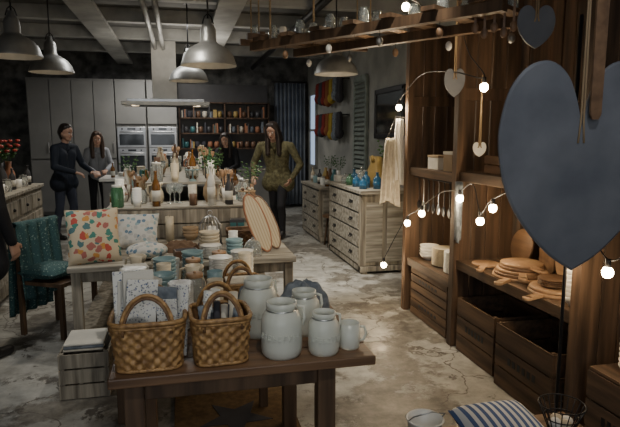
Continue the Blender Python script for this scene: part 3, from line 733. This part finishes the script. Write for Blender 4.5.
# ---------------------------------------------------------------- hanging ladder with jars
ZL=2.31
b=B(); L=2.0; Wd=.46
for s in(-1,1): b.box((0,s*Wd/2,0),(L,.06,.06),TABL)
for k in range(7): b.box((-L/2+.13+k*(L-.26)/6,0,.04),(.09,Wd+.14,.025),TABL)
for k in range(7):
    for s in(-.14,0,.13):
        x=-L/2+.13+k*(L-.26)/6
        if (k+int(s*100))%5==0: continue
        b.lathe([(0,0),(.033,0),(.035,.01),(.035,.07),(.026,.085),(.029,.1),(.025,.1),(.022,.085),(.031,.066),(.031,.006),(0,.006)],GLASS,(x,s,.053),14)
        b.tube([(x,s,.06),(x,s,.1)],.014,CREAM,8)
for x in(-.8,.8):
    for s in(-1,1): b.tube([(x,s*Wd/2,.02),(x,s*Wd/2,H-ZL)],.008,ROPE,6)
for k in range(9):
    x=-.85+k*.21; s=(-1)**k*Wd/2; b.tube([(x,s,-.02),(x,s,-.07)],.002,BLK,5); b.ball((x,s,-.09),.022,[WHITE,BOARDD,ZINC][k%3],10,(1,1,1.4))
b.done('hanging_ladder_rack',(1.30,3.66,ZL),R(-57))
b=B()
for s in(-1,1): b.box((0,s*.15,0),(1.2,.045,.05),TABL)
for k in range(5): b.box((-.48+k*.24,0,.03),(.05,.38,.02),TABL)
for k in range(5): b.lathe([(0,0),(.03,0),(.034,.07),(.028,.09),(.022,.09),(0,.01)],[GLASS,WHITE][k%2],(-.48+k*.24,.05,.041),14)
for x in(-.5,.5):
    for s in(-1,1): b.tube([(x,s*.15,.02),(x,s*.15,H-2.45)],.006,ROPE,6)
b.done('hanging_shelf_rack',(1.15,4.95,2.45),R(5))
# ---------------------------------------------------------------- string lights
bulbs=[(1.97,2.22,1.0),(1.97,2.62,1.05),(2.0,3.3,1.17),(2.0,3.75,1.185),(1.96,4.62,.87),(1.86,4.93,.42),(1.54,3.75,2.52),(1.66,3.62,2.38),(1.95,4.3,1.0),(2.0,3.45,1.06),(1.9,3.3,1.95),(1.98,4.93,1.9)]
cord=[(2.03,2.1,1.15),(1.97,2.22,1.06),(1.99,2.42,1.2),(1.97,2.62,1.11),(2.0,2.95,1.32),(2.0,3.3,1.23),(2.0,3.45,1.12),(2.02,3.6,1.3),(2.0,3.75,1.245),(2.0,4.05,1.2),(1.95,4.3,1.06),(1.97,4.45,1.0),(1.96,4.62,.93),(1.94,4.8,.75),(1.86,4.93,.48)]
cord2=[(2.03,3.86,2.4),(1.95,3.6,2.2),(1.9,3.3,2.01),(1.93,3.8,2.1),(2.0,4.5,2.15),(1.98,4.93,1.96)]
b=B()
b.tube(smooth(cord),.004,BLK,6); b.tube(smooth(cord2),.004,BLK,6)
b.tube(smooth([(1.5,3.9,2.6),(1.54,3.75,2.58),(1.6,3.65,2.52),(1.66,3.62,2.44)]),.004,BLK,6)
for p in bulbs:
    b.cyl((p[0],p[1],p[2]+.02),.013,.045,BLK,10); b.ball(p,.027,BULB,14,(1,1,1.1))
b.done('string_lights')
# ---------------------------------------------------------------- bottom-right bench
b=B(); b.box((1.3,2.05,.305),(.95,.34,.03),TAB)
for x in(.9,1.7):
    for y in(1.94,2.16): b.box((x,y,.145),(.045,.045,.29),TABL)
b.box((1.3,2.05,.2),(.8,.02,.07),TABL); b.done('low_wooden_bench',bev=.005)
b=B(); b.lathe([(0,0),(.055,0),(.075,.13),(.082,.135),(.076,.14),(.07,.13),(.05,.01),(0,.01)],WHITE,seg=28)
b.tube([(-.078,0,.13),(-.07,-.04,.17),(0,-.07,.2),(.07,-.04,.17),(.078,0,.13)],.003,STEEL,6); b.done('enamel_bucket',(.98,2.07,.32))
cushion(1.33,2.05,.385,.36,.3,.13,STRIPE,'striped_cushion',(R(-82),0,R(0)))
b=B()
for k in range(20):
    a=2*math.pi*k/20; b.tube([(.05*math.cos(a),.05*math.sin(a),.004),(.1*math.cos(a),.1*math.sin(a),.13)],.0025,BLK,5)
for r,z in((.05,.004),(.075,.07),(.1,.13)): b.tube([(r*math.cos(2*math.pi*i/24),r*math.sin(2*math.pi*i/24),z) for i in range(24)],.003,BLK,5,True)
for k in range(4): b.ball((.03*math.cos(k*1.6),.03*math.sin(k*1.6),.04),.03,[WHITE,CREAM][k%2],12)
b.done('wire_basket',(1.64,2.06,.32))
# island goods
for k in range(9):
    x=-1.1+k*.235; 
    if k%4==3: cloche(x,9.82,.946,.08)
    else: (bottle if k%3==0 else pitcher if k%3==1 else jar)(x,9.82,.946,[AMBER,WHITE,TEAL,WHITE,GGLASS][k%5])
for k in range(7): (bowls if k%2 else plates)(-.95+k*.28,10.15,.946,[WHITE,CREAM,DGREY][k%3],5)
# ---------------------------------------------------------------- people
SKIN=mat('skin',(.50,.30,.21),.5,c2=(.43,.25,.175),scale=10)
HAIRD=mat('dark_hair',(.018,.013,.012),.4,c2=(.035,.025,.02),scale=60,stretch=(1,1,.1))
HAIRB=mat('brown_hair',(.07,.04,.025),.45,c2=(.03,.018,.012),scale=60,stretch=(1,1,.1))
JEAN=mat('denim',(.05,.06,.09),.85); BLKC=mat('black_trousers',(.018,.018,.022),.85); SHOE=mat('black_leather',(.02,.018,.017),.4)
NAVY=mat('navy_jacket',(.02,.027,.042),.8); OLIVE=mat('olive_coat',(.16,.145,.075),.95,c2=(.07,.062,.03),scale=28,bump=.5); GREYT=mat('grey_shirt',(.25,.26,.28),.85); BLKJ=mat('black_coat',(.014,.014,.017),.85)
EYE=mat('eye_dark',(.02,.015,.012),.2); LIP=mat('lips',(.33,.1,.09),.5)
def person(name,loc,rz,top,legs=BLKC,hair=HAIRD,long=False,coat=0,lean=0,pitch=0,yaw=0,hs=1.0,armL=None,armR=None,legL=None,legR=None,w=1.0,sleeve=None):
    S=[]; sleeve=sleeve or top
    piv=Vector((0,0,.95)); Rl=Matrix.Rotation(lean,3,'X')
    def T(p): return Rl@(Vector(p)-piv)+piv
    neck=T((0,0,1.47)); Rh=Matrix.Rotation(yaw,3,'Z')@Matrix.Rotation(lean*.3+pitch,3,'X')
    def Hd(p): return Rh@(Vector(p)-Vector((0,0,1.47)))+neck
    def seg(a,ra,b_,rb,m): S.append((Vector(a),ra,Vector(b_),rb,m))
    for s in(-1,1):
        seg(T((s*.065*w,0,.93)),.115,T((s*.06*w,-.005,1.1)),.1,top); seg(T((s*.06*w,-.005,1.1)),.1,T((s*.085*w,0,1.3)),.105,top)
        seg(T((s*.085*w,0,1.3)),.1,T((s*.15*w,.005,1.41)),.062,top)
        seg(T((0,.01,1.43)),.065,T((s*.16*w,.005,1.41)),.06,top)
        L=(legL if s>0 else legR) or [(s*.1,-.01,.5),(s*.1,.02,.1)]
        hip=Vector((s*.085,0,.92)); kn,an=Vector(L[0]),Vector(L[1])
        seg(hip,.095,kn,.062,legs); seg(kn,.062,kn.lerp(an,.35)+Vector((0,.015,0)),.06,legs); seg(kn.lerp(an,.35)+Vector((0,.015,0)),.06,an,.042,legs)
        seg(an+Vector((0,.02,-.055)),.042,an+Vector((s*.015,-.15,-.062)),.036,SHOE); seg(an,.045,an+Vector((0,-.05,-.055)),.042,SHOE)
        if coat: seg(T((s*.07*w,0,.95)),.125,Vector((s*.1*w,0,.95-coat)),.135,top); seg(T((0,-.02,.95)),.12,Vector((0,-.01,.95-coat)),.13,top)
        A=(armL if s>0 else armR) or [(s*.25*w,.02,1.12),(s*.26*w,-.06,.87)]
        sh=T((s*.185*w,.005,1.4)); el,wr=Vector(A[0]),Vector(A[1])
        seg(sh,.064,el,.052,sleeve); seg(el,.052,wr,.038,sleeve)
        d=(wr-el).normalized(); side=Vector((0,-1,0)) if abs(d.z)>.6 else Vector((-s*1.0,0,0)); side=(side-d*side.dot(d)).normalized(); nrm=d.cross(side).normalized()
        if nrm.dot(Vector((-s,0,-1)))<0: nrm=-nrm
        pb=wr+d*.02; seg(wr,.028,pb,.026,SKIN)
        for k,q in enumerate((-.028,-.009,.01,.028)):
            k0=wr+d*.095+side*q; seg(wr+d*.03+side*q*.7,.015,k0,.014,SKIN)
            ln=(.062,.074,.078,.066)[k]; k1=k0+(d*.85+nrm*.3).normalized()*ln*.5+side*q*.15; k2=k1+(d*.6+nrm*.8).normalized()*ln*.5
            seg(k0,.0095,k1,.0088,SKIN); seg(k1,.0088,k2,.0075,SKIN)
        t0=wr+d*.035+side*.03; t1=t0+(d*.6+side*.7).normalized()*.04; t2=t1+(d*.9+side*.15+nrm*.3).normalized()*.03
        seg(wr+d*.025+side*.012,.015,t0,.013,SKIN); seg(t0,.012,t1,.011,SKIN); seg(t1,.011,t2,.009,SKIN)
        seg(Hd((s*.083,.005,1.635)),.014,Hd((s*.08,.005,1.605)),.011,SKIN)
        seg(Hd((s*.03,-.02,1.60)),.058,Hd((s*.018,-.045,1.555)),.034,SKIN)
    seg(T((0,.01,1.40)),.06,Hd((0,.0,1.55)),.052,SKIN)
    seg(T((0,.01,1.40)),.075,T((0,.008,1.455)),.066,top)
    seg(Hd((0,-.005,1.66)),.09,Hd((0,-.015,1.615)),.08,SKIN)
    seg(Hd((0,-.06,1.69)),.04,Hd((0,-.05,1.70)),.04,SKIN)
    seg(Hd((0,-.088,1.63)),.009,Hd((0,-.108,1.598)),.013,SKIN)
    seg(Hd((0,-.07,1.572)),.02,Hd((0,-.072,1.54)),.022,SKIN)
    seg(Hd((0,.02,1.69)),.093,Hd((0,.045,1.64)),.086,hair); seg(Hd((0,-.018,1.722)),.06,Hd((0,.02,1.70)),.08,hair)
    seg(Hd((0,.05,1.62)),.075,Hd((0,.04,1.57)),.06,hair)
    for s in(-1,1):
        seg(Hd((s*.045,-.01,1.715)),.048,Hd((s*.062,.035,1.64)),.046,hair)
        if long:
            seg(Hd((s*.03,-.035,1.735)),.04,Hd((s*.074,-.025,1.67)),.038,hair)
            seg(Hd((s*.074,-.025,1.67)),.038,Hd((s*.092,-.035,1.54)),.042,hair); seg(Hd((s*.092,-.035,1.54)),.042,T((s*.09,-.1,1.31)),.035,hair)
            seg(Hd((s*.08,.02,1.6)),.045,T((s*.1,.0,1.38)),.05,hair)
    if long:
        seg(Hd((0,.05,1.64)),.085,Hd((0,.06,1.5)),.08,hair); seg(Hd((0,.06,1.5)),.08,T((0,.09,1.30)),.05,hair)
    b=B()
    for a,ra,c,rb,m in S:
        n=6; ax=(c-a); ln=ax.length; ax=ax.normalized() if ln>1e-6 else Vector((0,0,1))
        q=Vector((0,0,1)).rotation_difference(ax).to_matrix().to_4x4(); M=Matrix.Translation(a)@q
        prof=[(ra*math.sin(math.pi/2*i/n),-ra*math.cos(math.pi/2*i/n)) for i in range(n+1)]+[(rb*math.cos(math.pi/2*i/n),ln+rb*math.sin(math.pi/2*i/n)) for i in range(n+1)]
        b.lathe(prof,m,(0,0,0),16,M=M)
    tmp=b.done('tmp_body'); 
    rm=tmp.modifiers.new('r','REMESH'); rm.mode='VOXEL'; rm.voxel_size=.0075; rm.use_smooth_shade=True
    sm=tmp.modifiers.new('s','SMOOTH'); sm.iterations=2; sm.factor=.5
    dg=bpy.context.evaluated_depsgraph_get(); me=bpy.data.meshes.new_from_object(tmp.evaluated_get(dg)); 
    bpy.data.objects.remove(tmp)
    mats=[]; 
    for s_ in S:
        if s_[4] not in mats: mats.append(s_[4])
    me.materials.clear()
    for m in mats: me.materials.append(m)
    n=len(me.polygons); cen=np.zeros(n*3); me.polygons.foreach_get('center',cen); cen=cen.reshape(-1,3)
    best=np.full(n,1e9); idx=np.zeros(n,int)
    for a,ra,c,rb,m in S:
        A=np.array(a);D=np.array(c)-A;dd=max(D@D,1e-9); t=np.clip(((cen-A)@D)/dd,0,1)
        dist=np.linalg.norm(cen-(A+t[:,None]*D),axis=1)-(ra+(rb-ra)*t)
        k=dist<best; best[k]=dist[k]; idx[k]=mats.index(m)
    me.polygons.foreach_set('material_index',idx.astype(np.int32)); me.polygons.foreach_set('use_smooth',np.ones(n,bool))
    o=bpy.data.objects.new(name,me); COL.objects.link(o)
    f=B()
    for s in(-1,1):
        f.ball(Hd((s*.032,-.083,1.637)),.011,WHITE,12); f.ball(Hd((s*.032,-.0915,1.637)),.0058,EYE,10)
        f.tube([Hd((s*.016,-.094,1.656)),Hd((s*.032,-.096,1.661)),Hd((s*.05,-.084,1.656))],.0035,hair,6)
    f.tube([Hd((-.022,-.086,1.573)),Hd((0,-.094,1.575)),Hd((.022,-.086,1.573))],[.003,.006,.003],LIP,8)
    fo=f.done('face_details'); fo.parent=o
    o.location=loc; o.rotation_euler=(0,0,rz); o.scale=(hs,hs,hs)
    return o
person('man_in_navy_jacket',(-1.80,9.5,0),R(62),NAVY,JEAN,HAIRD,lean=.10,pitch=.12,coat=.08,hs=1.03,w=1.2,armL=[(.29,-.12,1.14),(.19,-.36,1.04)],armR=[(-.30,-.08,1.13),(-.18,-.33,1.05)],legL=[(.11,-.06,.5),(.12,-.03,.1)],legR=[(-.11,.02,.5),(-.12,.09,.1)])
person('woman_behind_counter',(-1.5,11.0,0),R(15),GREYT,BLKC,HAIRB,lean=.12,pitch=.2,long=True,hs=.97,w=.9,armL=[(.24,-.12,1.12),(.12,-.33,1.05)],armR=[(-.24,-.12,1.12),(-.10,-.33,1.03)])
person('woman_at_kitchen_counter',(.92,11.1,0),R(-20),BLKJ,BLKC,HAIRD,lean=.25,pitch=.3,long=True,hs=.97,w=.9,armL=[(.25,-.2,1.1),(.12,-.42,1.02)],armR=[(-.25,-.2,1.1),(-.10,-.42,1.0)])
person('woman_in_olive_coat',(1.53,8.9,0),R(-32),OLIVE,BLKC,HAIRD,lean=.24,pitch=.28,yaw=-.1,long=True,coat=.12,hs=1.06,w=1.3,armL=[(.38,-.06,1.12),(.31,-.25,.92)],armR=[(-.36,-.1,1.12),(-.26,-.33,.95)],legL=[(.1,-.14,.5),(.1,-.08,.1)],legR=[(-.1,.05,.5),(-.1,.2,.1)])
person('person_in_black_coat',(-1.47,4.45,0),R(150),BLKJ,BLKC,HAIRD,coat=.25,hs=1.02,legL=[(.1,-.02,.5),(.11,.0,.1)],legR=[(-.1,.02,.5),(-.11,.05,.1)])
# ---------------------------------------------------------------- lights
def pt(n,loc,e,c,r=.05):
    l=bpy.data.lights.new(n,'POINT'); l.energy=e; l.color=c; l.shadow_soft_size=r; o=bpy.data.objects.new(n,l); o.location=loc; COL.objects.link(o)
def area(n,loc,e,c,sx,sy,rot=(0,0,0)):
    l=bpy.data.lights.new(n,'AREA'); l.energy=e; l.color=c; l.shape='RECTANGLE'; l.size=sx; l.size_y=sy; o=bpy.data.objects.new(n,l); o.location=loc; o.rotation_euler=rot; COL.objects.link(o)
def spot(n,loc,to,e,c,ang=60,r=.04):
    l=bpy.data.lights.new(n,'SPOT'); l.energy=e; l.color=c; l.spot_size=R(ang); l.spot_blend=.6; l.shadow_soft_size=r; o=bpy.data.objects.new(n,l); o.location=loc
    o.rotation_euler=(Vector(to)-Vector(loc)).to_track_quat('-Z','Y').to_euler(); COL.objects.link(o)
W=(1,.72,.42); C=(.98,.97,.93)
for i,p in enumerate(bulbs):
    pt('bulb_light_%d'%i,(p[0]-.05,p[1],p[2]-.03),2.8,W,.03)
for p in PN: spot('pendant_fill',(p[0],p[1],p[2]+.02),(p[0],p[1],0),24,(1,.88,.7),120,.05)  # added downward fill below each pendant, not light from a lit lamp
pt('lamp_far',(1.86,5.22,1.75),18,(1,.8,.55),.04)
spot('track_spot_1',(1.2,5.9,3.1),(2.0,4.9,1.4),260,(1,.86,.64),24)
spot('track_spot_2',(1.1,5.6,3.1),(1.45,6.7,0),330,(1,.94,.84),52)
spot('track_spot_3',(-.3,4.6,3.1),(.1,6.5,.9),115,(1,.94,.84),70)
spot('track_spot_4',(.6,3.2,3.1),(.1,4.4,.8),80,(1,.92,.8),60)
spot('track_spot_5',(-1.5,3.4,3.1),(-1.2,4.8,0),75,C,60)
spot('track_spot_6',(.5,.9,3.1),(.35,2.5,.8),75,(1,.96,.88),40)
spot('track_spot_7',(1.2,2.6,3.1),(1.2,4.6,0),95,(1,.92,.78),50)
spot('heart_fill_spot',(.9,.6,3.1),(1.6,1.98,1.5),32,(.95,.96,1),40)  # added spot from the front to lighten the slate heart, no fixture
spot('track_spot_9',(1.0,8.0,3.1),(1.5,9.2,1.0),70,(1,.94,.84),45)
area('kitchen_fill',(-.2,11.2,3.0),60,(1,.96,.9),1.6,.3)  # added unseen fill over the kitchen, no ceiling fixture behind it
area('middle_fill',(-.3,7.6,3.05),26,C,1.6,.3)  # added unseen fill over the long table, no ceiling fixture behind it
area('ceiling_fill',(.1,8.9,2.5),18,(1,.93,.82),1.2,.2,(R(180),0,0))  # added upward area light without a fixture, brightens the ceiling
area('camera_side_fill',(-.6,-1.4,2.0),42,(.93,.96,1),3.5,2.0,(R(90),0,0))  # added soft fill behind the camera; the front wall has no window
w=bpy.data.worlds.new('w'); bpy.context.scene.world=w; w.use_nodes=True; w.node_tree.nodes['Background'].inputs[0].default_value=(.05,.06,.08,1); w.node_tree.nodes['Background'].inputs[1].default_value=.5
# ---------------------------------------------------------------- camera
cd=bpy.data.cameras.new('camera'); cd.sensor_width=36; cd.lens=32.5; cd.clip_start=.05
co=bpy.data.objects.new('camera',cd); co.location=(0,0,1.65); co.rotation_euler=(R(82),0,R(-13)); COL.objects.link(co); bpy.context.scene.camera=co
